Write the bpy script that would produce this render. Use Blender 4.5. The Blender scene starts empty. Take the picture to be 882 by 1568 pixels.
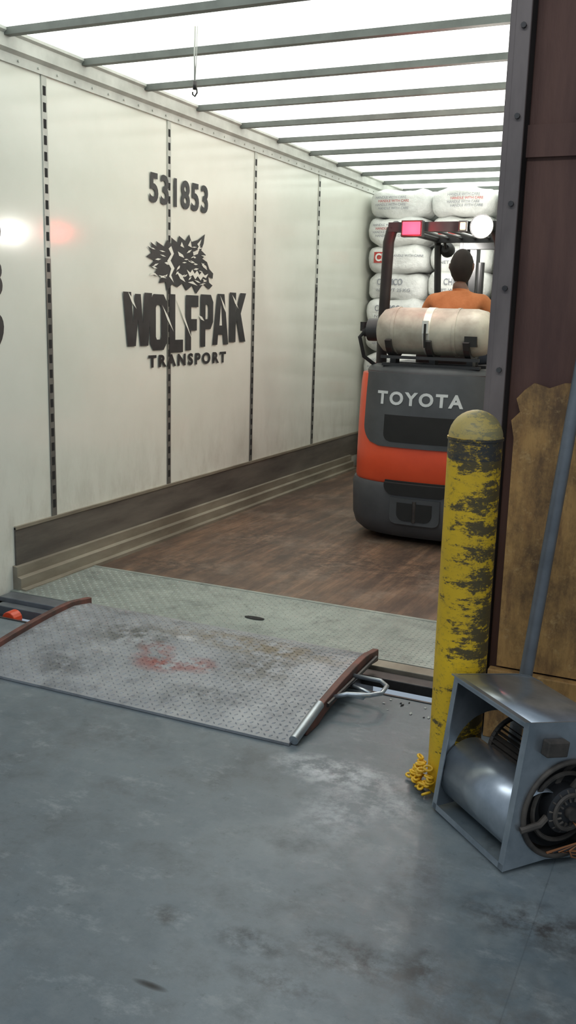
import bpy, bmesh, math, random
from mathutils import Vector, Matrix
random.seed(7)
S=bpy.context.scene
COL=S.collection
# ---------------------------------------------------------------- materials
def newmat(name):
    m=bpy.data.materials.new(name); m.use_nodes=True
    nt=m.node_tree; nt.nodes.clear()
    o=nt.nodes.new('ShaderNodeOutputMaterial'); b=nt.nodes.new('ShaderNodeBsdfPrincipled')
    nt.links.new(b.outputs[0],o.inputs[0])
    return m,nt,b
def L(nt,a,b): nt.links.new(a,b)
def c4(c): return (c[0],c[1],c[2],1)
def ramp(nt,fac,stops):
    r=nt.nodes.new('ShaderNodeValToRGB'); L(nt,fac,r.inputs[0])
    e=r.color_ramp.elements
    e[0].position=stops[0][0]; e[0].color=c4(stops[0][1])
    e[1].position=stops[-1][0]; e[1].color=c4(stops[-1][1])
    for p,c in stops[1:-1]:
        x=e.new(p); x.color=c4(c)
    return r.outputs[0]
def mixc(nt,fac,a,b,mode='MIX'):
    m=nt.nodes.new('ShaderNodeMix'); m.data_type='RGBA'; m.blend_type=mode
    for sock,v in ((m.inputs[0],fac),(m.inputs[6],a),(m.inputs[7],b)):
        if hasattr(v,'links'): L(nt,v,sock)
        elif isinstance(v,(int,float)): sock.default_value=v
        else: sock.default_value=c4(v)
    return m.outputs[2]
def math_(nt,op,a,b=None,clamp=False):
    m=nt.nodes.new('ShaderNodeMath'); m.operation=op; m.use_clamp=clamp
    for i,v in enumerate((a,b)):
        if v is None: continue
        if hasattr(v,'links'): L(nt,v,m.inputs[i])
        else: m.inputs[i].default_value=v
    return m.outputs[0]
def coords(nt,scale=(1,1,1)):
    tc=nt.nodes.new('ShaderNodeTexCoord'); mp=nt.nodes.new('ShaderNodeMapping')
    mp.inputs['Scale'].default_value=scale
    L(nt,tc.outputs['Object'],mp.inputs[0]); return mp.outputs[0]
def noise(nt,vec,scale,detail=5,rough=.6):
    n=nt.nodes.new('ShaderNodeTexNoise'); n.inputs['Scale'].default_value=scale
    n.inputs['Detail'].default_value=detail; n.inputs['Roughness'].default_value=rough
    L(nt,vec,n.inputs['Vector']); return n.outputs[0]
def bump(nt,b,h,strength=.3,dist=.01):
    n=nt.nodes.new('ShaderNodeBump'); n.inputs['Strength'].default_value=strength; n.inputs['Distance'].default_value=dist
    L(nt,h,n.inputs['Height']); L(nt,n.outputs[0],b.inputs['Normal'])
def simple(name,c1,c2=None,rough=.5,metal=0,sc=8,bmp=0,stretch=(1,1,1),lo=.35,hi=.65):
    m,nt,b=newmat(name)
    if c2 is None: c2=tuple(x*.75 for x in c1)
    v=coords(nt,stretch); n=noise(nt,v,sc)
    L(nt,ramp(nt,n,[(lo,c1),(hi,c2)]),b.inputs['Base Color'])
    b.inputs['Roughness'].default_value=rough; b.inputs['Metallic'].default_value=metal
    if bmp: bump(nt,b,noise(nt,v,sc*6),bmp)
    return m
def emis(name,c,s):
    m,nt,b=newmat(name)
    b.inputs['Base Color'].default_value=c4(c); b.inputs['Emission Color'].default_value=c4(c); b.inputs['Emission Strength'].default_value=s
    return m
def blot(nt,vec,x,y,rx,ry,soft=.5):
    """soft elliptical stain mask on a floor, in metres"""
    s=nt.nodes.new('ShaderNodeSeparateXYZ'); L(nt,vec,s.inputs[0])
    a=math_(nt,'DIVIDE',math_(nt,'SUBTRACT',s.outputs[0],x),rx)
    c=math_(nt,'DIVIDE',math_(nt,'SUBTRACT',s.outputs[1],y),ry)
    d=math_(nt,'ADD',math_(nt,'MULTIPLY',a,a),math_(nt,'MULTIPLY',c,c))
    return math_(nt,'SUBTRACT',1.0,d,True)

# concrete
def concrete():
    m,nt,b=newmat('concrete'); v=coords(nt)
    n1=noise(nt,v,1.6,7,.65); n2=noise(nt,v,9,8,.7); n3=noise(nt,v,60,3,.6)
    c=ramp(nt,n1,[(.3,(.070,.094,.106)),(.5,(.14,.170,.182)),(.68,(.27,.30,.30))])
    c=mixc(nt,ramp(nt,n2,[(.42,(0,0,0)),(.75,(.5,.5,.5))]),c,(.26,.275,.26))
    c=mixc(nt,ramp(nt,noise(nt,v,3.2,7,.7),[(.48,(0,0,0)),(.66,(.8,.8,.8))]),c,(.070,.085,.09))
    c=mixc(nt,ramp(nt,noise(nt,coords(nt,(1,1.6,1)),6,9,.75),[(.55,(0,0,0)),(.70,(.5,.5,.5))]),c,(.34,.36,.35))
    c=mixc(nt,ramp(nt,noise(nt,v,22,8,.8),[(.58,(0,0,0)),(.68,(.5,.5,.5))]),c,(.05,.06,.065))
    n4=ramp(nt,noise(nt,v,14,5,.7),[(.42,(0,0,0)),(.62,(1,1,1))])
    for (x,y,rx,ry,k,col) in [(-.66,1.88,.2,.09,.9,(.03,.033,.035)),(-.91,1.82,.12,.06,.9,(.035,.039,.043)),(-1.15,1.81,.05,.05,.9,(.03,.033,.035)),
              (-.5,1.92,.05,.09,.9,(.035,.039,.043)),(-.78,1.72,.16,.05,.8,(.035,.039,.043)),(-1.05,2.72,.26,.12,1,(.5,.52,.53)),(-.95,2.5,.14,.22,.7,(.42,.44,.45)),(-.80,2.6,.12,.12,.7,(.42,.44,.45)),
              (-.3,2.2,.25,.12,.9,(.045,.04,.037)),(-1.6,2.3,.2,.06,.6,(.07,.075,.08)),(-.62,2.25,.12,.2,.6,(.06,.065,.07)),(-.35,1.8,.3,.25,.6,(.09,.08,.07)),(-1.9,2.6,.4,.12,.6,(.07,.08,.085))]:
        k2=math_(nt,'MULTIPLY',math_(nt,'MULTIPLY',blot(nt,v,x,y,rx,ry),n4),k)
        c=mixc(nt,k2,c,col)
    st=math_(nt,'MULTIPLY',blot(nt,v,-1.04,1.58,.05,.012),1.0); c=mixc(nt,st,c,(.012,.012,.012))
    s=nt.nodes.new('ShaderNodeSeparateXYZ'); L(nt,v,s.inputs[0])
    j=math_(nt,'SUBTRACT',1.0,math_(nt,'MULTIPLY',math_(nt,'ABSOLUTE',math_(nt,'ADD',s.outputs[0],.30)),400),True)
    c=mixc(nt,math_(nt,'MULTIPLY',j,.35),c,(.04,.045,.05))
    L(nt,c,b.inputs['Base Color'])
    L(nt,ramp(nt,n2,[(.3,(.34,.34,.34)),(.7,(.6,.6,.6))]),b.inputs['Roughness'])
    bump(nt,b,n3,.12,.004)
    return m
def woodfloor():
    m,nt,b=newmat('trailer_wood'); tc=nt.nodes.new('ShaderNodeTexCoord')
    s=nt.nodes.new('ShaderNodeSeparateXYZ'); L(nt,tc.outputs['Object'],s.inputs[0])
    cb=nt.nodes.new('ShaderNodeCombineXYZ'); L(nt,s.outputs[1],cb.inputs[0]); L(nt,s.outputs[0],cb.inputs[1])
    br=nt.nodes.new('ShaderNodeTexBrick'); L(nt,cb.outputs[0],br.inputs['Vector'])
    br.inputs['Scale'].default_value=1; br.inputs['Brick Width'].default_value=.9; br.inputs['Row Height'].default_value=.034
    br.inputs['Mortar Size'].default_value=.0008; br.inputs['Color1'].default_value=c4((.215,.130,.080)); br.inputs['Color2'].default_value=c4((.145,.088,.056)); br.inputs['Mortar'].default_value=c4((.07,.045,.03))
    v=coords(nt,(1,.15,1)); n=noise(nt,v,10,7,.7)
    c=mixc(nt,ramp(nt,n,[(.42,(0,0,0)),(.60,(.85,.85,.85))]),br.outputs[0],(.066,.044,.032))
    v2=coords(nt); c=mixc(nt,ramp(nt,noise(nt,v2,2.6,7,.75),[(.50,(0,0,0)),(.70,(.55,.55,.55))]),c,(.27,.215,.165))
    c=mixc(nt,ramp(nt,noise(nt,coords(nt,(1,.5,1)),1.7,6,.7),[(.46,(0,0,0)),(.62,(.75,.75,.75))]),c,(.052,.036,.028))
    # dark tyre-worn spatter near the doorway
    n4=ramp(nt,noise(nt,v2,13,6,.75),[(.45,(0,0,0)),(.6,(1,1,1))])
    for (x,y,rx,ry,k) in [(-2.9,4.7,.5,.25,.8),(-2.2,5.2,.4,.6,.7),(-1.6,5.3,.6,.5,.8),(-2.8,5.6,.3,.5,.7)]:
        c=mixc(nt,math_(nt,'MULTIPLY',math_(nt,'MULTIPLY',blot(nt,v2,x,y,rx,ry),n4),k),c,(.04,.028,.022))
    L(nt,c,b.inputs['Base Color']); b.inputs['Roughness'].default_value=.52
    bump(nt,b,noise(nt,coords(nt,(30,1,1)),4),.25,.004)
    return m
def wallwhite():
    m,nt,b=newmat('white_panel'); v=coords(nt)
    n=noise(nt,v,1.5,5,.6)
    c=ramp(nt,n,[(.3,(.66,.67,.59)),(.7,(.73,.735,.66))])
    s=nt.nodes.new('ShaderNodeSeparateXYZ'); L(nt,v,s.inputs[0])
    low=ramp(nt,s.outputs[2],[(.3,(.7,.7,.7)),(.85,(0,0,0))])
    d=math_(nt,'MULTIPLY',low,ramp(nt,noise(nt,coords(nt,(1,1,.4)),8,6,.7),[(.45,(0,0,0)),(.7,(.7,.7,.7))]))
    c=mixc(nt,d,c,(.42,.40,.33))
    L(nt,c,b.inputs['Base Color']); b.inputs['Roughness'].default_value=.15
    b.inputs['Specular IOR Level'].default_value=.5
    bump(nt,b,noise(nt,v,3,2,.5),.05,.02)
    return m
def bollardmat():
    m,nt,b=newmat('yellow_scraped_paint'); 
    n=noise(nt,coords(nt,(.8,.8,1.5)),26,9,.82); nb=noise(nt,coords(nt,(.3,.3,2.4)),7,6,.75)
    n2=noise(nt,coords(nt),3,4,.6)
    v=coords(nt); s=nt.nodes.new('ShaderNodeSeparateXYZ'); L(nt,v,s.inputs[0])
    c=ramp(nt,n2,[(.3,(.80,.50,.012)),(.7,(.60,.37,.015))])
    c=mixc(nt,ramp(nt,noise(nt,v,40,6,.8),[(.52,(0,0,0)),(.7,(.6,.6,.6))]),c,(.20,.14,.03))
    side=math_(nt,'MULTIPLY',math_(nt,'ADD',s.outputs[0],0.025),.7)
    k=math_(nt,'ADD',math_(nt,'ADD',math_(nt,'MULTIPLY',n,.58),math_(nt,'MULTIPLY',nb,.42)),side)
    c=mixc(nt,ramp(nt,k,[(.525,(0,0,0)),(.56,(.92,.92,.92))]),c,(.035,.032,.022))
    z=s.outputs[2]
    ring=math_(nt,'MULTIPLY',math_(nt,'GREATER_THAN',z,1.085),math_(nt,'LESS_THAN',z,1.15))
    c=mixc(nt,math_(nt,'MULTIPLY',ring,ramp(nt,n,[(.38,(0,0,0)),(.48,(.95,.95,.95))])),c,(.03,.03,.028))
    cap=math_(nt,'MULTIPLY',math_(nt,'GREATER_THAN',z,1.15),.6)
    c=mixc(nt,cap,c,(.38,.33,.16))
    L(nt,c,b.inputs['Base Color']); b.inputs['Roughness'].default_value=.5
    bump(nt,b,n,.3,.004); return m
def platemat(name,c1,c2,stains=False):
    m,nt,b=newmat(name); v=coords(nt)
    n=noise(nt,v,3.5,7,.7)
    c=ramp(nt,n,[(.3,c1),(.7,c2)])
    c=mixc(nt,ramp(nt,noise(nt,v,9,7,.75),[(.5,(0,0,0)),(.68,(.6,.6,.6))]),c,tuple(x*.5 for x in c1))
    if stains:
        n4=ramp(nt,noise(nt,v,12,5,.7),[(.42,(0,0,0)),(.56,(1,1,1))])
        for (x,y,rx,ry,k,col) in [(-2.02,3.17,.17,.1,.9,(.26,.07,.055)),(-2.12,3.28,.1,.07,.85,(.30,.09,.075)),(-1.86,3.2,.1,.08,.7,(.25,.07,.055)),
             (-2.05,3.42,.06,.03,1,(.8,.8,.8)),(-2.3,3.35,.25,.16,.8,(.07,.07,.06)),(-1.6,3.3,.2,.2,.7,(.09,.08,.06)),(-1.75,3.48,.55,.12,.8,(.17,.13,.07)),(-1.7,3.0,.2,.07,.6,(.08,.08,.08)),(-2.4,3.0,.2,.1,.6,(.07,.07,.07))]:
            c=mixc(nt,math_(nt,'MULTIPLY',math_(nt,'MULTIPLY',blot(nt,v,x,y,rx,ry),n4),k),c,col)
    L(nt,c,b.inputs['Base Color']); b.inputs['Metallic'].default_value=.4
    L(nt,ramp(nt,noise(nt,v,10),[(.3,(.38,.38,.38)),(.7,(.60,.60,.60))]),b.inputs['Roughness']); return m
def plywood():
    m,nt,b=newmat('plywood'); v=coords(nt,(1,1,.18))
    n=noise(nt,v,14,6,.7); n2=noise(nt,coords(nt,(1,1,.6)),5,7,.75)
    c=ramp(nt,n,[(.3,(.30,.155,.05)),(.5,(.46,.26,.085)),(.72,(.17,.085,.035))])
    c=mixc(nt,ramp(nt,n2,[(.46,(0,0,0)),(.62,(.8,.8,.8))]),c,(.10,.056,.028))
    c=mixc(nt,ramp(nt,noise(nt,coords(nt),18,6,.8),[(.56,(0,0,0)),(.68,(.6,.6,.6))]),c,(.55,.36,.15))
    L(nt,c,b.inputs['Base Color']); b.inputs['Roughness'].default_value=.7; bump(nt,b,n,.35,.004); return m

M=dict(
 conc=concrete(), wood=woodfloor(), white=wallwhite(), boll=bollardmat(),
 ramp=platemat('ramp_steel',(.23,.24,.25),(.38,.39,.395),True), lip=platemat('lip_steel',(.24,.27,.245),(.37,.405,.365)),
 ply=plywood(),
 dwood=simple('dark_wood',(.09,.042,.032),(.15,.074,.053),.75,0,9,.3,(1,1,.15)),
 roof=emis('translucent_roof_glow',(.95,1.0,.95),1.8),  # roof sheet emits; its glow stands in for daylight passing through
 bow=simple('roof_bow_steel',(.15,.165,.15),(.10,.11,.10),.5,.1,5),
 rail=simple('white_rail',(.58,.59,.54),(.44,.45,.41),.4,0,6),
 scuff=simple('scuff_band',(.17,.155,.13),(.09,.08,.07),.5,.2,5,0,(1,.3,2)),
 curb=simple('curb_rail',(.32,.29,.225),(.19,.165,.125),.5,.3,6,0,(1,.3,1)),
 strip=simple('seam_strip',(.26,.26,.235),(.11,.11,.10),.45,.4,5,0,(1,1,.4)),
 stripl=simple('seam_strip_upper',(.55,.56,.50),(.36,.37,.34),.45,.1,5),
 black=simple('black_paint',(.016,.016,.017),(.026,.026,.027),.45),
 ink=simple('black_vinyl',(.016,.016,.016),(.03,.03,.03),.5),
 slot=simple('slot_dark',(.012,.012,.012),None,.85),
 pit=simple('pit_dark',(.012,.012,.012),(.03,.028,.025),.9),
 steel=simple('dark_steel',(.10,.095,.09),(.05,.045,.045),.45,.7,7),
 rust=simple('rusty_steel',(.19,.075,.055),(.08,.05,.042),.6,.3,12),
 track=simple('door_track',(.24,.195,.175),(.13,.105,.095),.5,.2,5,0,(1,1,.3)),
 galv=simple('galvanised',(.50,.54,.57),(.34,.38,.41),.32,.8,9),
 galvi=simple('galvanised_grimy',(.13,.11,.09),(.045,.04,.035),.65,.4,9),  # dark with grime; inside the blower it also carries the shade
 orange=simple('forklift_orange',(.74,.085,.028),(.64,.07,.024),.33,0,3),
 dgrey=simple('forklift_grey',(.045,.048,.052),(.062,.066,.071),.5,0,5),
 mgrey=simple('bumper_grey',(.066,.068,.073),(.046,.048,.053),.55,0,4),
 letter=simple('silver_letters',(.55,.57,.57),(.45,.47,.47),.4),
 rubber=simple('rubber',(.012,.012,.012),(.02,.02,.02),.85),
 tank=simple('tank_paint',(.42,.40,.33),(.24,.22,.18),.5,0,6),
 band=simple('tank_band',(.7,.69,.62),(.5,.5,.45),.35,.4,6),
 shirt=simple('orange_shirt',(.50,.19,.07),(.40,.14,.045),.85,0,12,.2),
 skin=simple('skin',(.14,.07,.045),(.11,.055,.035),.55),
 hair=simple('hair',(.018,.014,.012),(.03,.022,.018),.9),
 jeans=simple('trousers',(.03,.04,.07),(.02,.03,.05),.9),
 bag=simple('white_bag',(.78,.79,.76),(.58,.59,.57),.35,0,5,.9),
 bagink=simple('bag_print',(.16,.17,.20),(.3,.31,.33),.6,0,12), bagred=simple('bag_red',(.5,.06,.05),None,.6),
 red=emis('red_lamp',(1,.035,.07),3.5), whl=emis('work_lamp',(1,.96,.88),90), amb=emis('amber_lamp',(1,.45,.2),3), addlamp=emis('added_front_lamp',(1,.97,.9),12),
 chain=simple('yellow_chain',(.85,.50,.02),(.65,.37,.02),.45), copper=simple('copper_wire',(.5,.2,.08),None,.5,.4),
 pipe=simple('grey_pipe',(.17,.185,.195),(.11,.12,.13),.45,.3,6), palw=simple('pallet_wood',(.35,.24,.13),(.25,.17,.09),.8),
)
# ---------------------------------------------------------------- geometry helpers
def finish(me,name,mats,parent=None,smooth=False,bevel=0,seg=2):
    o=bpy.data.objects.new(name,me); COL.objects.link(o)
    for m in (mats if isinstance(mats,(list,tuple)) else [mats]): me.materials.append(M[m] if isinstance(m,str) else m)
    if smooth:
        for p in me.polygons: p.use_smooth=True
    if bevel:
        md=o.modifiers.new('bevel','BEVEL'); md.width=bevel; md.segments=seg; md.limit_method='ANGLE'; md.angle_limit=.6
    if parent is not None:
        o.parent=parent; o.matrix_parent_inverse=Matrix.Translation(-parent.location)
    return o
def empty(name,loc):
    e=bpy.data.objects.new(name,None); e.location=loc; e.empty_display_size=.1; COL.objects.link(e); return e
class B:
    def __init__(s): s.v=[]; s.f=[]; s.mi=[]
    def add(s,vs,fs,mi=0,mat=None):
        k=len(s.v)
        s.v+= [tuple(mat@Vector(v)) if mat is not None else tuple(v) for v in vs]
        s.f+= [tuple(i+k for i in f) for f in fs]; s.mi+=[mi]*len(fs); return s
    def box(s,lo,hi,mi=0,mat=None):
        x0,y0,z0=lo;x1,y1,z1=hi
        return s.add([(x0,y0,z0),(x1,y0,z0),(x1,y1,z0),(x0,y1,z0),(x0,y0,z1),(x1,y0,z1),(x1,y1,z1),(x0,y1,z1)],
          [(3,2,1,0),(4,5,6,7),(0,1,5,4),(1,2,6,5),(2,3,7,6),(3,0,4,7)],mi,mat)
    def tube(s,pts,r,n=12,mi=0,cap=True,mat=None,closed=False):
        pts=[Vector(p) for p in pts]; rs=r if isinstance(r,(list,tuple)) else [r]*len(pts)
        vs=[];fs=[];u=None;m=len(pts)
        for i,p in enumerate(pts):
            if closed: t=pts[(i+1)%m]-pts[i-1]
            else: t=(pts[min(i+1,m-1)]-pts[max(i-1,0)])
            t.normalize()
            if u is None:
                u=t.cross(Vector((0,0,1)) if abs(t.z)<.9 else Vector((1,0,0))).normalized()
            else: u=(u-t*u.dot(t)).normalized()
            w=t.cross(u)
            for j in range(n):
                a=2*math.pi*j/n; vs.append(p+(u*math.cos(a)+w*math.sin(a))*rs[i])
        for i in range(m if closed else m-1):
            for j in range(n):
                a=i*n+j;b=i*n+(j+1)%n; i2=(i+1)%m
                fs.append((a,b,i2*n+(j+1)%n,i2*n+j))
        if cap and not closed: fs.append(tuple(range(n))[::-1]); fs.append(tuple(range((m-1)*n,m*n)))
        return s.add(vs,fs,mi,mat)
    def loft(s,secs,mi=0,closed=True,cap=True,mat=None):
        n=len(secs[0]);vs=[p for q in secs for p in q];fs=[]
        for i in range(len(secs)-1):
            for j in range(n if closed else n-1):
                fs.append((i*n+j,i*n+(j+1)%n,(i+1)*n+(j+1)%n,(i+1)*n+j))
        if cap and closed: fs.append(tuple(range(n))[::-1]); fs.append(tuple(range((len(secs)-1)*n,len(secs)*n)))
        return s.add(vs,fs,mi,mat)
    def mesh(s,name='m'):
        me=bpy.data.meshes.new(name); me.from_pydata(s.v,[],s.f)
        for p,i in zip(me.polygons,s.mi): p.material_index=i
        bm=bmesh.new(); bm.from_mesh(me); bmesh.ops.recalc_face_normals(bm,faces=bm.faces); bm.to_mesh(me); bm.free()
        return me
    def obj(s,name,mats,parent=None,smooth=False,bevel=0,seg=2,autos=False):
        me=s.mesh(name); o=finish(me,name,mats,parent,smooth or autos,bevel,seg)
        if autos:
            bm=bmesh.new(); bm.from_mesh(me)
            for e in bm.edges:
                if len(e.link_faces)==2 and e.calc_face_angle(0)>.6: e.smooth=False
            bm.to_mesh(me); bm.free()
        return o
def textfit(body,w,h,off=0,sp=1.0,ext=.0015):
    cu=bpy.data.curves.new('t','FONT'); cu.body=body; cu.size=1; cu.offset=off; cu.space_character=sp; cu.extrude=0; cu.resolution_u=4
    o=bpy.data.objects.new('t',cu); COL.objects.link(o)
    dg=bpy.context.evaluated_depsgraph_get(); dg.update()
    me=bpy.data.meshes.new_from_object(o.evaluated_get(dg))
    vs=[v.co.copy() for v in me.vertices]; fs=[tuple(p.vertices) for p in me.polygons]
    bpy.data.objects.remove(o); bpy.data.meshes.remove(me)
    x0=min(v.x for v in vs);x1=max(v.x for v in vs);y0=min(v.y for v in vs);y1=max(v.y for v in vs)
    return [((v.x-x0)/(x1-x0)*w,(v.y-y0)/(y1-y0)*h,0) for v in vs],fs

# ---------------------------------------------------------------- camera
Yv=Vector((688,-286,1444)).normalized(); Zv=Vector((186,-6846,-1444)); Zv=(Zv-Yv*Zv.dot(Yv)).normalized(); Xv=Vector((3195,392,-1444)); Xv=(Xv-Yv*Xv.dot(Yv)-Zv*Xv.dot(Zv)).normalized()
right=Vector((Xv.x,Yv.x,Zv.x)); up=-Vector((Xv.y,Yv.y,Zv.y)); back=-Vector((Xv.z,Yv.z,Zv.z))
cam=bpy.data.cameras.new('camera'); co=bpy.data.objects.new('camera',cam); COL.objects.link(co)
co.matrix_world=Matrix(((right.x,up.x,back.x,0),(right.y,up.y,back.y,0),(right.z,up.z,back.z,1.5),(0,0,0,1)))
cam.sensor_fit='VERTICAL'; cam.sensor_height=24; cam.lens=24*1444/1568; cam.clip_start=.05
S.camera=co
# ---------------------------------------------------------------- building shell
LX=-3.36; RX=-.785; RZ=2.80; YE=14.5
b=B(); b.box((-7,-3,-.2),(3,3.42,0)); b.box((-.80,3.42,-.2),(3,3.45,0)); b.box((-7,3.42,-.2),(-3.42,3.45,0))
b.box((-3.42,3.42,-.5),(-.80,3.755,-.35),1); b.box((-3.42,3.36,-.35),(-.80,3.419,-.201),1); b.obj('floor',['conc','pit'])
b=B(); b.box((-3.40,3.4205,-.06),(-.80,3.432,.004)); b.obj('trim_1','steel')
# dock wall
b=B()
for i in range(12):
    x=-.69+i*.3; b.box((x,3.30,0),(x+.292,3.445,2.98))
b.obj('wall_front','dwood',bevel=.004)
b=B(); b.box((-7,3.30,2.98),(2.9,3.445,5)); b.obj('wall_front.001','dwood')
b=B(); b.box((-7,3.30,0),(-3.55,3.445,2.98)); b.obj('wall_front.002','dwood')
b=B(); b.box((-.69,3.285,2.02),(2.9,3.2995,2.12)); b.obj('trim_5','dwood')
g=empty('door_track',(-.72,3.28,0))
b=B(); b.box((-.762,3.24,0),(-.742,3.44,2.97)); b.box((-.762,3.42,0),(-.695,3.44,2.97)); b.box((-.745,3.24,0),(-.695,3.255,2.97)); 
b.obj('channel','track',g,bevel=.003)
b=B()
for i in range(10): b.tube([(-.716,3.24,.25+i*.27),(-.716,3.228,.25+i*.27)],.009,8)
b.obj('bolts','steel',g)
# plywood sheets on wall with torn top corner
g=empty('plywood_panel',(-.3,3.27,.3))
pts=[(-.655,.27),(-.655,1.10),(-.668,1.16),(-.640,1.19),(-.655,1.235),(-.63,1.265),(-.60,1.29),(-.55,1.275),(-.5,1.295),(.5,1.295),(.5,.27)]
b=B(); b.loft([[(x,3.262,z) for x,z in pts],[(x,3.282,z) for x,z in pts]]); b.obj('upper_sheet','ply',g)
b=B(); b.box((-.68,3.235,.0),(.5,3.275,.262)); b.obj('lower_board','ply',g,bevel=.004)
# ---------------------------------------------------------------- trailer
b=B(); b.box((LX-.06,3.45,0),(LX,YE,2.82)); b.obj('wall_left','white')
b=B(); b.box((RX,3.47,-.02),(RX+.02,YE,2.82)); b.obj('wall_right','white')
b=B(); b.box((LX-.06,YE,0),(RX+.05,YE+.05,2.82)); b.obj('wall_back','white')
b=B(); b.box((LX-.06,3.45,RZ),(RX+.02,YE,RZ+.02)); b.obj('ceiling','roof')
b=B()
y=3.85
while y<YE:
    b.box((LX,y-.02,RZ-.035),(RX,y+.02,RZ-.002)); y+=.6
b.obj('roof_bows','bow')
b=B(); b.box((LX,4.412,-.05),(RX,YE,0)); b.obj('trailer_floor','wood')
# top rail
prof=[(LX,2.655),(LX+.012,2.655),(LX+.012,2.70),(LX+.035,2.715),(LX+.035,2.775),(LX+.05,2.785),(LX+.05,2.799),(LX,2.799)]
b=B(); b.loft([[(x,yy,z) for x,z in prof] for yy in (3.45,YE)])
for i in range(60):
    yy=3.5+i*.15; b.tube([(LX+.012,yy,2.677),(LX+.019,yy,2.677)],.006,6)
b.obj('trim_2','rail')
b=B(); b.loft([[(RX-(x-LX),yy,z) for x,z in prof] for yy in (3.47,YE)]); b.obj('trim_3','rail')
# scuff band + base rail
b=B(); b.box((LX,3.82,.13),(LX+.010,YE,.345)); b.box((LX,3.82,.335),(LX+.016,YE,.352),1); b.obj('baseboard_left',['scuff','curb'])
prof=[(LX,0),(LX+.085,0),(LX+.085,.018),(LX+.055,.022),(LX+.055,.075),(LX+.03,.082),(LX+.03,.135),(LX,.14)]
b=B(); b.loft([[(x,yy,z) for x,z in prof] for yy in (3.80,8.7)]); b.obj('trim_4','curb')
# seam strips with slots
b=B(); seams=[4.15+1.2*i for i in range(4)]
for y in seams:
    b.box((LX,y-.021,.352),(LX+.006,y+.021,1.75),0); b.box((LX,y-.021,1.75),(LX+.006,y+.021,2.655),1)
    z=.40
    while z<2.62:
        b.box((LX+.006,y-.011,z),(LX+.0075,y+.011,z+.045),2); z+=.08
b.obj('wall_seam_strips',['strip','stripl','slot','rail'])
# lettering on wall (local x -> +Y, y -> Z, normal +X)
def WM(y,z,off=.0022): return Matrix(((0,0,1,LX+off),(1,0,0,y),(0,1,0,z),(0,0,0,1)))
b=B()
def wt(body,y0,y1,z0,z1,off=0,sp=1.0,d=.003):
    vs,fs=textfit(body,y1-y0,z1-z0,off,sp); b.add(vs,fs,0,WM(y0,z0,d))
wt('531853',5.12,5.84,2.145,2.325,.03,1.12,.0085)
OC=[(.2,0),(.8,0),(1,.13),(1,.87),(.8,1),(.2,1),(0,.87),(0,.13)]; IC=[(.40,.19),(.60,.19),(.66,.24),(.66,.76),(.60,.81),(.40,.81),(.34,.76),(.34,.24)]
G={'W':[[(0,1),(.27,1),(.33,.42),(.40,.97),(.60,.97),(.67,.42),(.73,1),(1,1),(.86,0),(.58,0),(.5,.5),(.42,0),(.14,0)]],
 'L':[[(0,0),(1,0),(1,.22),(.42,.22),(.42,1),(0,1)]],
 'F':[[(0,0),(.42,0),(.42,.36),(.88,.36),(.88,.57),(.42,.57),(.42,.79),(1,.79),(1,1),(0,1)]],
 'P':[[(0,0),(.38,0),(.38,1),(0,1)],[(.38,1),(.8,1),(1,.86),(1,.48),(.8,.34),(.38,.34),(.38,.53),(.58,.53),(.63,.58),(.63,.76),(.58,.81),(.38,.81)]],
 'A':[[(0,0),(.30,0),(.34,.2),(.66,.2),(.70,0),(1,0),(.72,1),(.28,1)]],
 'K':[[(0,0),(.38,0),(.38,.34),(.44,.43),(.66,0),(1,0),(.68,.58),(1,1),(.64,1),(.38,.62),(.38,1),(0,1)]]}
def poly(pts,mi,d): b.add([(LX+d,y,z) for y,z in pts],[tuple(range(len(pts)))],mi)
lets=[('W',4.83,5.145,1.275,1.60),('O',5.12,5.32,1.245,1.595),('L',5.35,5.52,1.225,1.60),('F',5.555,5.72,1.235,1.60),('P',5.75,5.925,1.255,1.61),('A',5.92,6.15,1.265,1.62),('K',6.165,6.42,1.28,1.635)]
for i,(ch,a,c,z0,z1) in enumerate(lets):
    f=lambda p:(a+(c-a)*p[0],z0+(z1-z0)*p[1]); d=.0085+.0001*i
    if ch=='O':
        o_=[f(p) for p in OC]; q=[f(p) for p in IC]
        b.add([(LX+d,y,z) for y,z in o_+q],[(j,(j+1)%8,8+(j+1)%8,8+j) for j in range(8)],0)
    else:
        for pl in G[ch]: poly([f(p) for p in pl],0,d)
    if ch=='A': poly([f(p) for p in ((.42,.38),(.58,.38),(.5,.78))],1,d+.0003)
wt('TRANSPORT',5.10,6.12,1.135,1.215,.045,1.35,.0085)
for i,ch in enumerate('539'): wt(ch,3.70,3.795,1.80-.26*i,1.98-.26*i,.03)
def wp(x,y): return (x/105*.84+5.08,(88-y)/88*.40+1.61)
sil=[(2,28),(10,32),(6,22),(16,28),(14,20),(26,26),(30,16),(38,22),(36,12),(46,18),(48,8),(58,14),(64,4),(68,14),(78,10),(90,0),(88,14),(84,24),(92,30),(86,36),(94,40),(98,50),(105,56),(104,64),(96,60),(98,70),(104,74),(98,80),(88,72),(82,80),(76,88),(70,76),(60,84),(54,74),(46,80),(38,76),(30,86),(28,74),(18,76),(22,66),(10,66),(16,56),(4,54),(12,46),(0,42),(8,36)]
poly([wp(*p) for p in sil],0,.0085)
rr_=random.Random(3)
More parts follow.
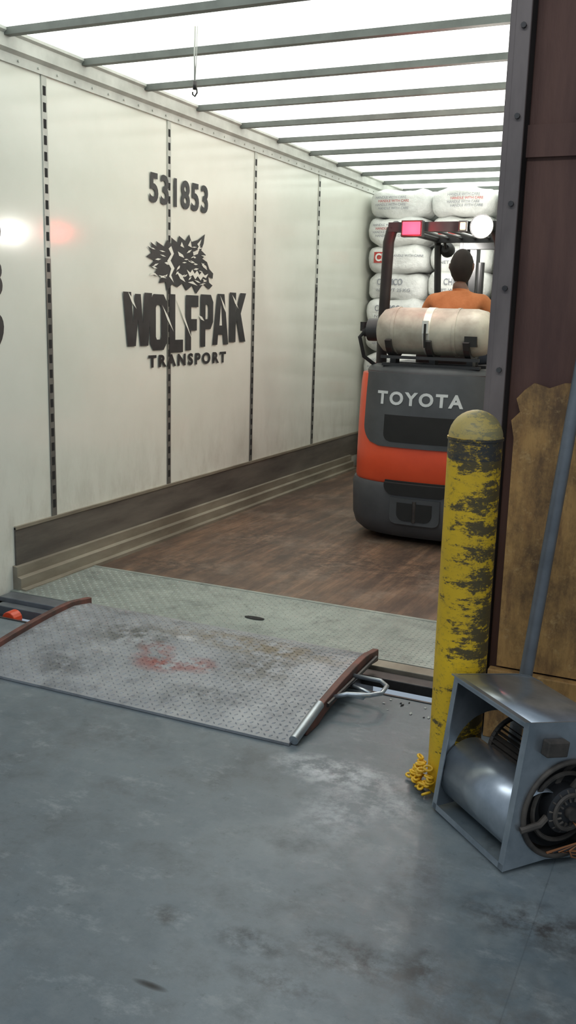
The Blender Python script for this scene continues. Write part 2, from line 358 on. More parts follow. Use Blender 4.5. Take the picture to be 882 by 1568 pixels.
cuts=[[(36,24),(40,34),(35,44),(41,54),(36,64),(40,74),(33,66),(36,55),(30,45),(36,35),(32,28)],
 [(46,30),(54,34),(56,38),(48,36)],[(70,28),(80,24),(78,30),(71,33)],
 [(60,54),(66,58),(69,53),(73,59),(77,54),(81,60),(85,55),(90,60),(96,57),(92,64),(87,62),(83,68),(78,62),(74,67),(70,61),(65,64)],
 [(52,16),(56,24),(50,22)],[(66,12),(68,22),(62,20)],[(84,8),(80,20),(77,16)],
 [(44,58),(52,62),(58,72),(50,68)],[(62,72),(70,70),(78,76),(70,74)],[(84,42),(92,46),(94,52),(87,48)]]
for k in range(44):
    x=rr_.uniform(8,30) if k<14 else rr_.uniform(44,92); y=rr_.uniform(30,70) if k<14 else rr_.uniform(20,74); a=rr_.uniform(-1.1,.5) ; l=rr_.uniform(2.5,6); w_=rr_.uniform(.7,1.5)
    c,s=math.cos(a),math.sin(a); cuts.append([(x-l*c,y-l*s),(x-w_*s,y+w_*c),(x+l*c,y+l*s),(x+w_*s,y-w_*c)])
for k,pl in enumerate(cuts): poly([wp(*p) for p in pl],1,.0100+.00005*k)
for (ya,za,yb,zb) in [(4.88,1.60,4.97,1.50),(5.26,1.53,5.40,1.36),(5.42,1.60,5.64,1.30),(5.72,1.47,5.80,1.43),(6.02,1.61,6.14,1.46),(6.2,1.62,6.3,1.52)]:
    poly([(ya,za),((ya+yb)/2-.007,(za+zb)/2-.009),(yb,zb),((ya+yb)/2+.007,(za+zb)/2+.009)],1,.0098)
b.obj('wall_lettering',['ink','white'])
# threshold / lip plates with raised tread
def tread(b,x0,x1,y0,y1,p,zf,l=.011,w=.0042,h=.0028,mi=0):
    i=0;y=y0
    while y<y1:
        x=x0; j=0
        while x<x1:
            a=math.pi/4 if (i+j)%2 else -math.pi/4; ca,sa=math.cos(a),math.sin(a); z=zf(y)
            q=[(-l,0,0),(0,w,0),(l,0,0),(0,-w,0),(-l*.4,0,h),(l*.4,0,h)]
            b.add([(x+u*ca-v*sa,y+u*sa+v*ca,z+t) for u,v,t in q],[(0,3,4),(3,5,4),(3,2,5),(2,1,5),(1,4,5),(1,0,4)],mi); x+=p;j+=1
        y+=p;i+=1
b=B(); b.box((LX+.005,3.77,-.03),(RX-.02,4.39,.012)); tread(b,LX+.03,RX-.04,3.79,4.38,.026,lambda y:.0118,.009,.0035,.0022)
b.add([( -2.01+.055*math.cos(a*math.pi/10),4.00+.022*math.sin(a*math.pi/10),.0152) for a in range(20)],[tuple(range(20))],1)
b.box((LX+.005,4.385,-.03),(RX-.01,4.41,.014),0)
b.obj('dock_lip_plate',['lip','slot'])
b=B(); b.box((-1.30,3.60,-.05),(-.81,3.68,-.005),0); b.box((-1.30,3.685,-.03),(-.81,3.765,.012),4); b.box((-3.33,3.60,-.06),(-2.8,3.66,-.01),2)
b.box((-3.34,3.665,-.03),(-2.72,3.765,.012),2)
b.box((-1.32,3.50,-.34),(-1.29,3.76,-.01),0); b.box((-3.34,3.50,-.34),(-3.30,3.76,-.01),0)
b.tube([(-3.10,3.46,-.02),(-3.10,3.52,-.02)],.04,16,3)
b.obj('leveler_frame',['steel','rust','pipe','orange','curb'],bevel=.004)
# ---------------------------------------------------------------- dock ramp
g=empty('dock_plate_ramp',(-2.0,3.2,0))
rx0,rx1,ry0,ry1=-2.76,-1.27,2.82,3.66
def rz(y):
    t=(y-ry0)/(ry1-ry0); return .012+.075*math.sin(min(t*1.08,1)*math.pi/2)-max(0,t-.86)*.14
n=14; secs=[]
b=B()
for i in range(n+1):
    y=ry0+(ry1-ry0)*i/n; z=rz(y); secs.append([(rx0,y,z),(rx1,y,z),(rx1,y,z-.010),(rx0,y,z-.010)])
b.loft(secs); tread(b,rx0+.03,rx1-.03,ry0+.02,ry1-.02,.026,lambda y:rz(y)-.0003,.010,.004,.003)
b.obj('tread_plate','ramp',g)
for nm,x,sx in (('curb_right',rx1,1),('curb_left',rx0,-1)):
    b=B(); secs=[]
    for i in range(n+1):
        y=ry0+.10+(ry1-ry0-.08)*i/n; z=rz(min(y,ry1)); h=.024 if i>0 else .006
        xa,xb=x-.004*sx,x+.024*sx; lo=z-.03 if z>.045 else .004
        secs.append([(xa,y,lo),(xb,y,lo),(xb,y,z+h),(xa,y,z+h)])
    b.loft(secs); b.obj(nm,'rust',g,bevel=.004)
b=B(); b.tube([(rx1+.012,2.83,.022),(rx1+.012,3.06,.07)],.018,14); b.obj('curb_nose','galv',g,autos=True)
b=B(); z=.075
b.tube([(rx1+.02,3.17,.06),(rx1+.07,3.19,z),(rx1+.15,3.22,z),(rx1+.185,3.26,z),(rx1+.18,3.34,z),(rx1+.14,3.38,z),(rx1+.02,3.38,.075)],.009,12)
b.tube([(rx1+.03,3.24,.05),(rx1+.12,3.24,.05),(rx1+.13,3.30,.05),(rx1+.03,3.34,.05)],.007,10)
b.obj('handle','galv',g,smooth=True)
b=B(); b.tube([(rx1+.026,3.10,.055),(rx1+.034,3.62,.075)],.009,8); b.obj('hinge_bar','steel',g)
# ---------------------------------------------------------------- bollard
BX,BY=-.678,2.81; r=.082
b=B(); secs=[]
zs=[(1.148,r)]+[(1.148+.083*math.sin(a*math.pi/16),r*math.cos(a*math.pi/16)) for a in range(1,8)]+[(1.2312,.003)]
for z,rr in [(0,r),(.3,r),(.6,r),(.9,r)]+zs:
    secs.append([(rr*math.cos(2*math.pi*j/40),rr*math.sin(2*math.pi*j/40),z) for j in range(40)])
b.loft(secs)
b.tube([(0,0,1.142),(0,0,1.150)],r+.0025,40)
o=b.obj('safety_bollard','boll',autos=True); o.location=(BX,BY,0)
# chain pile heaped against the bollard foot
b=B()
for i in range(46):
    a=math.radians(random.uniform(178,248)); rad=.104+abs(random.gauss(0,.014)); cx=BX+rad*math.cos(a); cy=BY+rad*math.sin(a)
    cz=.014+random.random()**1.3*.085*max(.25,1-(rad-.104)/.03)
    R=Matrix.Translation((cx,cy,cz))@Matrix.Rotation(random.uniform(0,6.28),4,'Z')@Matrix.Rotation(random.uniform(-.9,.9),4,'X')
    b.tube([(.014*math.cos(t*math.pi/6),.009*math.sin(t*math.pi/6),0) for t in range(12)],.0042,6,closed=True,mat=R)
b.obj('yellow_chain','chain',smooth=True)
# ---------------------------------------------------------------- leaning pole
b=B(); P0=Vector((-.527,2.945,.003)); P1=Vector((-.4285,3.220,1.55)); b.tube([P0,P0.lerp(P1,.5),P1],.0215,18); b.tube([P1-(P1-P0)*.02,P1],.024,18); b.tube([P0,P0+(P1-P0)*.015],.024,18)
b.obj('steel_pole','pipe',autos=True)
# ---------------------------------------------------------------- blower
ex=Vector((.735,-.678,0)); ex.normalize(); dd=Vector((.678,.735,0)); dd.normalize(); t=math.radians(7)
ez=Vector((0,0,1))*math.cos(t)+dd*math.sin(t); ey=dd*math.cos(t)-Vector((0,0,1))*math.sin(t); O=Vector((-.69,2.635,.010))
BM=Matrix(((ex.x,ey.x,ez.x,O.x),(ex.y,ey.y,ez.y,O.y),(ex.z,ey.z,ez.z,O.z),(0,0,0,1)))
g=empty('centrifugal_blower',(-.4,2.65,0)); W=.370; H=.435
cy,cz,cr=.225,.230,.205
outer=[(0,0),(0,H),(.16,H)]+[(cy+cr*math.cos(a),cz+cr*math.sin(a)) for a in [math.radians(90-15*i) for i in range(0,13)]]+[(.14,.026)]
hcy,hcz=.172,.178
def rayhit(a):
    dx,dz=math.cos(a),math.sin(a); best=9
    for i in range(len(outer)):
        (x1,z1),(x2,z2)=outer[i],outer[(i+1)%len(outer)]; ux,uz=x2-x1,z2-z1; den=dx*uz-dz*ux
        if abs(den)<1e-9: continue
        tt=((x1-hcy)*uz-(z1-hcz)*ux)/den; s=((x1-hcy)*dz-(z1-hcz)*dx)/den
        if tt>0 and -1e-6<=s<=1+1e-6: best=min(best,tt)
    return (hcy+dx*best,hcz+dz*best)
angs=sorted(set([round(2*math.pi*i/48-math.pi,5) for i in range(48)]+[round(math.atan2(p[1]-hcz,p[0]-hcy),5) for p in outer]))
for nm,x in (('side_panel_near',W),('side_panel_far',0)):
    b=B(); n=len(angs); rr=.138
    op=[rayhit(a) for a in angs]; ip=[(hcy+rr*math.cos(a),hcz+rr*math.sin(a)) for a in angs]
    vs=[(x,p[0],p[1]) for p in op]+[(x,p[0],p[1]) for p in ip]+[(x-.004,p[0],p[1]) for p in op]+[(x-.004,p[0],p[1]) for p in ip]
    fs=[]
    for j in range(n):
        k=(j+1)%n; fs+= [(j,k,n+k,n+j),(2*n+j,3*n+j,3*n+k,2*n+k),(j,2*n+j,2*n+k,k),(n+j,n+k,3*n+k,3*n+j)]
    b.add(vs,fs,0,BM)
    b.box((x-.022 if x>0 else -.004,-.003,0),(x+.001 if x>0 else .018,.0,H),0,BM)
    b.obj(nm,'galv',g)
b=B()
b.tube([(W+.004,hcy+.141*math.cos(a*math.pi/24),hcz+.141*math.sin(a*math.pi/24)) for a in range(48)],.008,8,closed=True,mat=BM); b.obj('inlet_ring','galvi',g,smooth=True)
wrap=[(0,H),(.1,H),(.2,H-.001)]+[(cy+(cr-.003)*math.cos(a),cz+(cr-.003)*math.sin(a)) for a in [math.radians(88-12*i) for i in range(0,16)]]
wrap+=[(.13,.028),(.075,.020)]+[(.10+.098*math.cos(a),.125+.105*math.sin(a)) for a in [math.radians(-115-10*i) for i in range(0,18)]]+[(.13,.222)]
b=B(); n=len(wrap)
b.add([(.004,p[0],p[1]) for p in wrap]+[(W-.004,p[0],p[1]) for p in wrap],[(i,i+1,n+i+1,n+i) for i in range(n-1)],0,BM)
o=b.obj('scroll_wrap','galv',g,autos=True); md=o.modifiers.new('s','SOLIDIFY'); md.thickness=.0025
b=B(); wi=[(cy+(p[0]-cy)*.975,cz+(p[1]-cz)*.975) for p in wrap[:20]]; n=20
b.add([(.006,p[0],p[1]) for p in wi]+[(W-.006,p[0],p[1]) for p in wi],[(i,i+1,n+i+1,n+i) for i in range(n-1)],0,BM)
b.obj('scroll_inner_dark','galvi',g,smooth=True)  # inner sheet coloured dark for grime and the shade in the outlet
b=B(); b.box((0,-.018,H-.002),(W,.0,H+.002),0,BM); b.box((0,-.004,H-.02),(W,0,H),0,BM); b.box((0,-.003,0),(W,.0,.018),0,BM); b.obj('front_flange','galv',g)
b=B() # squirrel-cage wheel
for j in range(40):
    a=2*math.pi*j/40; p=[(cy+.02+.085*math.cos(a),cz-.02+.085*math.sin(a)),(cy+.02+.105*math.cos(a+.12),cz-.02+.105*math.sin(a+.12))]
    b.add([(.03,*p[0]),(.03,*p[1]),(W-.03,*p[1]),(W-.03,*p[0])],[(0,1,2,3)],0,BM)
for x in (.03,W/2,W-.03): b.tube([(x,cy+.02+.096*math.cos(a*math.pi/20),cz-.02+.096*math.sin(a*math.pi/20)) for a in range(40)],.009,6,closed=True,mat=BM)
b.tube([(W/2,cy+.02,cz-.02),(W/2+.004,cy+.02,cz-.02)],.09,32,mat=BM)
b.obj('fan_wheel','galvi',g)
b=B() # motor with support arms
Q=(hcy,hcz)
b.tube([(W-.09,*Q),(W-.085,*Q),(W+.012,*Q),(W+.022,*Q)],[.060,.068,.068,.050],28,0,mat=BM)
b.tube([(W+.02,*Q),(W+.04,*Q)],.018,16,1,mat=BM)
b.tube([(W+.022,hcy+.05*math.cos(a*math.pi/16),hcz+.05*math.sin(a*math.pi/16)) for a in range(32)],.007,6,1,closed=True,mat=BM)
for k in range(3):
    a=math.radians(80+120*k); c,s=math.cos(a),math.sin(a)
    b.tube([(W+.0,hcy+.06*c,hcz+.06*s),(W+.018,hcy+.10*c,hcz+.10*s),(W+.008,hcy+.155*c,hcz+.155*s)],.010,8,1,mat=BM)
for k in range(14):
    a=2*math.pi*k/14; b.tube([(W+.012,hcy+.064*math.cos(a),hcz+.064*math.sin(a)),(W+.026,hcy+.032*math.cos(a),hcz+.032*math.sin(a))],.004,6,1,mat=BM)
b.tube([(W-.03,*Q),(W-.028,*Q)],.13,32,2,mat=BM)  # dark disc stands in for the shade deep in the inlet
b.tube([(W-.012,hcy+.10*math.cos(a*math.pi/20),hcz+.10*math.sin(a*math.pi/20)) for a in range(40)],.007,6,1,closed=True,mat=BM)
b.obj('motor',['black','galvi','slot'],g,autos=True)
b=B()
for k in range(5):
    r0=.02*k; b.tube([(W+.02,hcy+.02,hcz-.03+r0*.3),(W+.045,hcy+.05+r0*.5,hcz-.07),(W+.05,hcy-.0-r0,hcz-.10),(W+.04,hcy+.02,hcz-.125+r0*.2),(W+.03,hcy+.06+r0,hcz-.14+r0*.15)],.0035,6,k%2,mat=BM)
for k in range(3): b.tube([(W+.03,hcy+.03,hcz+.03),(W+.045,hcy+.05+.01*k,hcz+.08),(W+.03,hcy+.02+.02*k,hcz+.14)],.003,6,k%2,mat=BM)
b.obj('wires',['copper','black'],g,smooth=True)
b=B(); b.box((W,.05,.345),(W+.03,.12,.39),0,BM); b.obj('junction_box','galvi',g,bevel=.004)
# ---------------------------------------------------------------- cargo of bags
g=empty('stacked_bags',(-2.1,9.2,0))
b=B(); a_,b_,d_=.302,.136,.23
def sg(c,e): return math.copysign(abs(c)**e,c)
lat=14;lon=32
def bag(cx,cy,cz,rot,a=a_,bb=b_,d=d_):
    Rm=Matrix.Translation((cx,cy,cz))@Matrix.Rotation(rot,4,'Z')
    vs=[];fs=[]; p1,p2,p3=[random.uniform(0,6) for _ in range(3)]
    for i in range(1,lat):
        e=-math.pi/2+math.pi*i/lat
        for j in range(lon):
            w=2*math.pi*j/lon
            x=a*sg(math.cos(e),.42)*sg(math.cos(w),.45);y=d*sg(math.cos(e),.42)*sg(math.sin(w),.45);z=bb*sg(math.sin(e),.6)
            z+=.014*math.sin(x*13+p1)+.006*math.sin(x*35+p2); y-= .014*math.sin(x*11+p3)*math.cos(z*15)+.006*math.sin(x*40+z*50+p1)
            vs.append((x,y,z))
    vs.append((0,0,-bb));vs.append((0,0,bb)); m=len(vs)
    for i in range(lat-2):
        for j in range(lon): fs.append((i*lon+j,i*lon+(j+1)%lon,(i+1)*lon+(j+1)%lon,(i+1)*lon+j))
    for j in range(lon): fs.append((m-2,(j+1)%lon,j)); fs.append((m-1,(lat-2)*lon+j,(lat-2)*lon+(j+1)%lon))
    b.add(vs,fs,0,Rm)
    return Rm
pr=B()
def prj(vs,ox,oz,Rm,a=a_,bb=b_,d=d_):
    out=[]
    for x,z,_ in vs:
        X=x+ox;Z=z+oz; q=max(.02,1-abs(X/a)**4.5-abs(Z/bb)**4); out.append(tuple(Rm@Vector((X,-d*q**.23*1.04-.018,Z))))
    return out
T1=textfit('CHEMCO',.26,.06,.02); T2=textfit('NET WT 25 KG',.34,.028,.01); T3=textfit('HANDLE WITH CARE',.30,.022,.01); T4=textfit('CHI',.15,.075,.04)
for lay in range(10):
    for c in range(4):
        for row in range(2):
            cx=-3.022+c*.612+random.uniform(-.004,.004); cy=9.07+row*.47+random.uniform(-.035,.03); cz=.27+lay*.252+random.uniform(-.006,.006)
            Rm=bag(cx,cy,cz,random.uniform(-.03,.03))
            if row==0:
                q=(lay*3+c*2)%5
                if q in (0,3):
                    pr.add(prj(T1[0],-.17+.06*(c%2),.01,Rm),T1[1],0); pr.add(prj(T2[0],-.17,-.05,Rm),T2[1],0)
                elif q==1:
                    pr.add(prj([(x*.03,z,0) for x in range(7) for z in (0,.10)],-.20,-.035,Rm),[(2*i,2*i+2,2*i+3,2*i+1) for i in range(6)],1)
                    pr.add([tuple(Vector(v)+Vector((0,-.004,0))) for v in prj(T4[0],-.185,-.022,Rm)],T4[1],2); pr.add(prj(T3[0],-.02,.02,Rm),T3[1],0)
                else:
                    for k in range(4): pr.add(prj(T3[0],-.22+.03*(k%2)+.1*(c%2),.045-.033*k,Rm),T3[1],0 if k!=1 else 1)
b.obj('bags','bag',g,smooth=True); pr.obj('bag_printing',['bagink','bagred','bag'],g)
b=B()
for c in range(2):
    x0=-3.31+c*1.24
    for k in range(9): b.box((x0+.13*k,8.80,.11),(x0+.13*k+.10,9.9,.13))
    for k in range(3): b.box((x0+.52*k,8.80,.022),(x0+.52*k+.09,9.9,.11))
    for k in range(5): b.box((x0,8.80+.23*k,.002),(x0+1.13,8.89+.23*k,.022))
b.obj('pallets','palw',g)
# ---------------------------------------------------------------- forklift
FX=-1.79; Y0=5.88
g=empty('forklift',(FX,7,0))
def plan(W,y0,D,yf,z,n=2.7,k=28):
    pts=[(FX-W,yf,z)]
    for i in range(k+1):
        a=-math.pi/2+math.pi*i/k; x=math.sin(a); xx=W*math.copysign(abs(x)**(2/n),x); c=abs(math.cos(a))**(2/n)
        pts.append((FX+xx,y0+D*(1-c),z))
    pts.append((FX+W,yf,z)); return pts
def rearY(x,y0,W,D,n=2.7): return y0+D*(1-max(0,1-abs(x/W)**n)**(1/n))
b=B(); b.loft([plan(.48,5.95,.36,6.95,.045),plan(.52,5.90,.38,6.95,.09),plan(.54,5.875,.40,6.95,.16),plan(.545,5.865,.40,6.95,.38),plan(.54,5.88,.4,6.95,.41)]); b.obj('bumper_counterweight','mgrey',g,autos=True)
Y1=lambda z:5.885+.05*max(0,(z-.55)/.6)**2
b=B(); b.loft([plan(.53,Y1(z)+e,.40,7.0,z) for z,e in [(.41,.012),(.43,0),(.6,0),(.8,0),(.95,0),(1.06,0),(1.12,.012)]]); b.obj('counterweight','orange',g,autos=True)
b=B(); b.loft([plan(w,yy,.38,7.0,z) for w,yy,z in [(.50,5.965,1.115),(.50,5.965,1.14),(.485,5.98,1.165),(.46,6.0,1.175)]]); b.obj('counterweight_cap','dgrey',g,autos=True)
def patch(name,xl,xr,z0,z1,off,mat,nx=48,nz=24,W=.53):
    b=B(); n1=(nx+1)*(nz+1); A=[];C=[];fs=[]
    for i in range(nz+1):
        z=z0+(z1-z0)*i/nz; a,c=xl(z),xr(z)
        for j in range(nx+1):
            x=a+(c-a)*j/nx; y=rearY(x,Y1(z) if z>.42 else 5.865,W,.40); A.append((FX+x,y-off,z)); C.append((FX+x,y+.004,z))
    for i in range(nz):
        for j in range(nx): k=i*(nx+1)+j; fs.append((k,k+1,k+nx+2,k+nx+1))
    ring=[j for j in range(nx+1)]+[i*(nx+1)+nx for i in range(1,nz+1)]+[nz*(nx+1)+j for j in range(nx-1,-1,-1)]+[i*(nx+1) for i in range(nz-1,0,-1)]
    for q in range(len(ring)): p1,p2=ring[q],ring[(q+1)%len(ring)]; fs.append((p1,n1+p1,n1+p2,p2))
    b.add(A+C,fs); return b.obj(name,mat,g,autos=True)
def rc(hw,z0,rad):
    def f(z):
        d=z-z0
        return hw if d>=rad else hw-rad+math.sqrt(max(0,rad*rad-(rad-d)**2))
    return (lambda z:-f(z)),(lambda z:f(z))
xl,xr=rc(.415,.655,.13); patch('rear_cover',xl,xr,.655,1.135,.010,'dgrey')
xl,xr=rc(.25,.69,.05); patch('exhaust_shade',xl,xr,.69,.865,.013,'slot')  # raised near-black patch stands in for the shade inside the opening
xl,xr=rc(.22,.345,.06); patch('tow_notch_shade',xl,xr,.345,.435,.012,'slot',W=.545)  # notch is not cut in; its shade is a near-black patch
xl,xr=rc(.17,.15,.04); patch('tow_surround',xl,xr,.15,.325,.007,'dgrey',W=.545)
xl,xr=rc(.12,.175,.05); patch('tow_socket_shade',xl,xr,.175,.295,.012,'slot',W=.545)  # tow hole drawn as a dark patch, shade put into the colour
b=B(); b.tube([(FX,5.86,.17),(FX,5.86,.31)],.014,12); b.obj('tow_pin','steel',g)
vs,fs=textfit('TOYOTA',.585,.088,.035,1.25)
b=B(); vv=[(FX-.315+x,rearY(-.315+x,Y1(.93+z),.53,.40)-.0135,.93+z) for x,z,_ in vs]; b.add(vv,fs); b.obj('lettering','letter',g)
# hood, floor, dash, sides
b=B(); b.box((FX-.30,6.35,1.0),(FX+.30,6.95,1.10)); b.obj('hood','dgrey',g,bevel=.03,seg=3)
b=B(); b.box((FX-.50,6.9,.30),(FX+.50,7.75,.55)); b.box((FX-.53,7.0,.25),(FX-.45,7.35,.34)); b.obj('frame_body','orange',g,bevel=.03)
b=B(); b.box((FX-.46,6.95,.55),(FX+.46,7.6,.58)); b.box((FX-.42,7.62,.55),(FX+.42,7.72,1.12)); b.obj('floor_and_dash','dgrey',g,bevel=.015)
b=B(); b.box((FX-.24,6.42,1.10),(FX+.24,6.90,1.17)); b.box((FX-.22,6.40,1.12),(FX+.22,6.47,1.42)); b.obj('seat','rubber',g,bevel=.03,seg=3)
SW=Vector((FX,7.23,1.36)); SR=Matrix.Translation(SW)@Matrix.Rotation(math.radians(35),4,'X')
b=B(); b.tube([(.17*math.cos(a*math.pi/16),.17*math.sin(a*math.pi/16),0) for a in range(32)],.014,8,closed=True,mat=SR)
for k in range(3):
    a=k*2.094+1.57; b.tube([(0,0,0),(.17*math.cos(a),.17*math.sin(a),0)],.010,8,mat=SR)
b.tube([SW,(FX,7.62,.95)],.025,12); b.obj('steering_wheel','rubber',g,smooth=True)
b=B()
for x,y,r_,w in ((-.42,6.38,.20,.13),(.42,6.38,.20,.13),(-.45,7.6,.27,.2),(.45,7.6,.27,.2)):
    b.tube([(FX+x+q,y,r_+.002) for q in (-w/2,-w/2+.012,-w/2+.03,w/2-.03,w/2-.012,w/2)],[r_-.04,r_-.012,r_,r_,r_-.012,r_-.04],32,0)
    b.tube([(FX+x-w/2-.006,y,r_+.002),(FX+x+w/2+.006,y,r_+.002)],r_*.5,24,1)
b.obj('wheels',['rubber','tank'],g,autos=True)
# overhead guard
b=B()
GY=6.12
for s in (-1,1):
    b.tube([(FX+s*.47,6.42,1.08),(FX+s*.45,6.36,1.40),(FX+s*.37,6.17,1.98),(FX+s*.345,6.15,2.05),(FX+s*.345,6.24,2.085)],.038,12)
    b.tube([(FX+s*.345,6.2,2.08),(FX+s*.42,7.45,2.10),(FX+s*.43,7.52,2.06),(FX+s*.44,7.72,1.1)],.028,10)
b.box((FX-.36,6.12,2.04),(FX+.36,6.19,2.10)); b.box((FX-.42,7.42,2.07),(FX+.42,7.48,2.12))
for k in range(7):
    x=-.27+k*.09; b.tube([(FX+x,6.16,2.085),(FX+x*1.2,7.45,2.10)],.011,8)
b.obj('overhead_guard','black',g,autos=True)
def lamp(name,x,z,w,h,mat,y=6.06):
    b=B(); b.box((x-w/2-.012,y+.005,z-h/2-.012),(x+w/2+.012,y+.06,z+h/2+.012),0); b.box((x-w/2,y-.006,z-h/2),(x+w/2,y+.006,z+h/2),1)
    b.tube([(x,y+.03,z),(x,GY+.02,2.05)],.012,8,0)
    b.obj(name,['black',mat],g,bevel=.008)
lamp('tail_light',-1.972,2.055,.12,.08,'red'); lamp('marker_light',-1.635,2.065,.035,.045,'amb')
b=B(); x,z=-1.51,2.06
b.tube([(x,6.10,z),(x,6.06,z),(x,6.035,z)],[.05,.072,.074],32,0)
b.tube([(x,6.036,z),(x,6.024,z),(x,6.014,z),(x,6.008,z)],[.066,.055,.035,.012],32,1); b.tube([(x,6.08,z),(x,GY+.03,2.06)],.015,8,0)
b.obj('work_light',['black','whl'],g,autos=True)
b=B()
for s in (-1,1):
    x=FX+s*.36; b.tube([(x,7.50,2.03),(x,7.53,2.03),(x,7.57,2.02)],[.03,.055,.058],20,0); b.tube([(x,7.568,2.02),(x,7.578,2.02)],[.05,.03],20,1); b.tube([(x,7.5,2.03),(x,7.46,2.09)],.012,8,0)
b.obj('added_front_lights',['black','addlamp'],g,autos=True)  # unseen lamps added on the guard front to brighten the bags
# mast, carriage, forks
b=B()
for s in (-1,1):
    b.box((FX+s*.33-.035,7.92,.08),(FX+s*.33+.035,8.05,2.12)); b.box((FX+s*.25-.03,7.95,.12),(FX+s*.25+.03,8.07,2.16)); b.tube([(FX+s*.18,7.96,.15),(FX+s*.18,7.96,1.95)],.028,12)
for z in (.25,1.2,2.05): b.box((FX-.33,7.90,z),(FX+.33,7.94,z+.09))
b.box((FX-.48,8.07,.35),(FX+.48,8.11,.45)); b.box((FX-.48,8.07,.75),(FX+.48,8.11,.85))
for k in range(6): b.box((FX-.47+k*.185,8.08,.85),(FX-.455+k*.185,8.10,1.35))
b.box((FX-.48,8.08,1.33),(FX+.48,8.11,1.37))
for s in (-1,1): b.box((FX+s*.3-.055,8.11,.06),(FX+s*.3+.055,8.15,.86)); b.box((FX+s*.3-.055,8.11,.05),(FX+s*.3+.055,8.76,.09))
b.obj('mast','black',g,bevel=.004)
# propane tank
TZ,TY=1.405,6.12; R=.152
b=B(); xs=[-.395,-.39,-.375,-.34,-.28,.28,.34,.375,.39,.395]; rs=[.02,.06,.10,.138,R,R,.138,.10,.06,.02]
b.tube([(FX+x,TY,TZ) for x in xs],rs,40); b.obj('propane_tank','tank',g,smooth=True)
b=B()
for x,w in ((-.02,.024),(.16,.010),(-.25,.010)):
    b.tube([(FX+x-w,TY,TZ),(FX+x+w,TY,TZ)],R+.004,40,0 if x==-.02 else 2)
b.box((FX-.04,TY-R-.02,TZ-.01),(FX+.0,TY-R,TZ+.07),0); b.tube([(FX-.02,TY-R-.02,TZ+.05),(FX-.02,TY-R-.02,TZ-.03),(FX-.02,TY-R-.005,TZ-.10)],.008,8,1)
b.box((FX+.235,TY-R*.93-.012,TZ-.085),(FX+.315,TY-R*.75,TZ-.02),1)
b.obj('tank_straps',['band','slot','tank'],g,autos=True)
b=B()
b.tube([(FX-.37,TY,TZ),(FX-.46,TY,TZ)],.075,20,0); b.tube([(FX-.44,TY,TZ),(FX-.50,TY-.01,TZ-.02)],.03,12,1); b.tube([(FX-.48,TY,TZ),(FX-.52,TY-.02,TZ-.05),(FX-.50,TY+.02,TZ-.18),(FX-.42,TY+.1,1.15)],.013,8,1)
b.tube([(FX-.50,TY-.01,TZ-.01),(FX-.50,TY-.01,TZ+.05)],.022,10,1)
b.obj('tank_valve',['black','rubber'],g,autos=True)
b=B(); b.box((FX-.33,6.03,1.175),(FX+.33,6.07,1.195)); b.box((FX-.33,6.2,1.175),(FX+.33,6.24,1.195))
for x in (-.27,0,.25):
    secs=[]
    for i in range(9):
        a=math.radians(200+i*17.5); c,s=math.cos(a),math.sin(a)
        secs.append([(FX+x-.02,TY+(R+.004)*c,TZ+(R+.004)*s),(FX+x+.02,TY+(R+.004)*c,TZ+(R+.004)*s),(FX+x+.02,TY+(R+.03)*c,TZ+(R+.03)*s),(FX+x-.02,TY+(R+.03)*c,TZ+(R+.03)*s)])
    b.loft(secs); b.box((FX+x-.02,TY-.04,1.16),(FX+x+.02,TY+.04,1.24))
b.box((FX-.33,6.0,1.225),(FX+.33,6.02,1.245))
b.obj('tank_bracket','black',g)
# ---------------------------------------------------------------- driver
pg=empty('forklift_driver',(FX,6.65,1.17))
def skinmesh(vs,es,rs,root=0,sub=2):
    me=bpy.data.meshes.new('sk'); me.from_pydata(vs,es,[]); o=bpy.data.objects.new('sk',me); COL.objects.link(o)
    md=o.modifiers.new('skin','SKIN'); md.branch_smoothing=.6
    for i,sv in enumerate(me.skin_vertices[0].data):
        r=rs[i]; sv.radius=(r,r) if not isinstance(r,tuple) else r; sv.use_root=(i==root)
    s=o.modifiers.new('sub','SUBSURF'); s.levels=sub; s.render_levels=sub
    dg=bpy.context.evaluated_depsgraph_get(); dg.update()
    m2=bpy.data.meshes.new_from_object(o.evaluated_get(dg)); bpy.data.objects.remove(o)
    vs=[v.co[:] for v in m2.vertices]; fs=[tuple(p.vertices) for p in m2.polygons]; bpy.data.meshes.remove(m2)
    return vs,fs
PX=FX-.015
V=[(0,6.64,1.24),(0,6.63,1.38),(0,6.645,1.50),(0,6.67,1.605),(0,6.70,1.675),(0,6.715,1.76)]
Rr=[(.15,.12),(.155,.115),(.18,.12),(.165,.10),.065,.058]
E=[(0,1),(1,2),(2,3),(3,4),(4,5)]
for s in (-1,1):
    k=len(V)
    V+=[(s*.185,6.68,1.625),(s*.235,6.72,1.52),(s*.265,6.79,1.38),(s*.225,6.93,1.39),(s*.175,7.06,1.42)]; Rr+=[.068,.058,.046,.042,.030]
    E+=[(3,k),(k,k+1),(k+1,k+2),(k+2,k+3),(k+3,k+4)]
    k=len(V)
    V+=[(s*.10,6.70,1.235),(s*.15,6.95,1.245),(s*.17,7.13,1.22),(s*.16,7.20,.95),(s*.155,7.24,.68),(s*.16,7.36,.625)]; Rr+=[.095,.082,.065,.055,.042,.038]
    E+=[(0,k),(k,k+1),(k+1,k+2),(k+2,k+3),(k+3,k+4),(k+4,k+5)]
V=[(x+PX,y,z) for x,y,z in V]
vs,fs=skinmesh(V,E,Rr)
b=B()
def reg(c):
    x,y,z=c; ax=abs(x-PX)
    if z>1.70 and ax<.1: return 1
    if y>6.86 and z>1.33 : return 1
    if z<.72: return 3
    if z<1.30 : return 2
    return 0
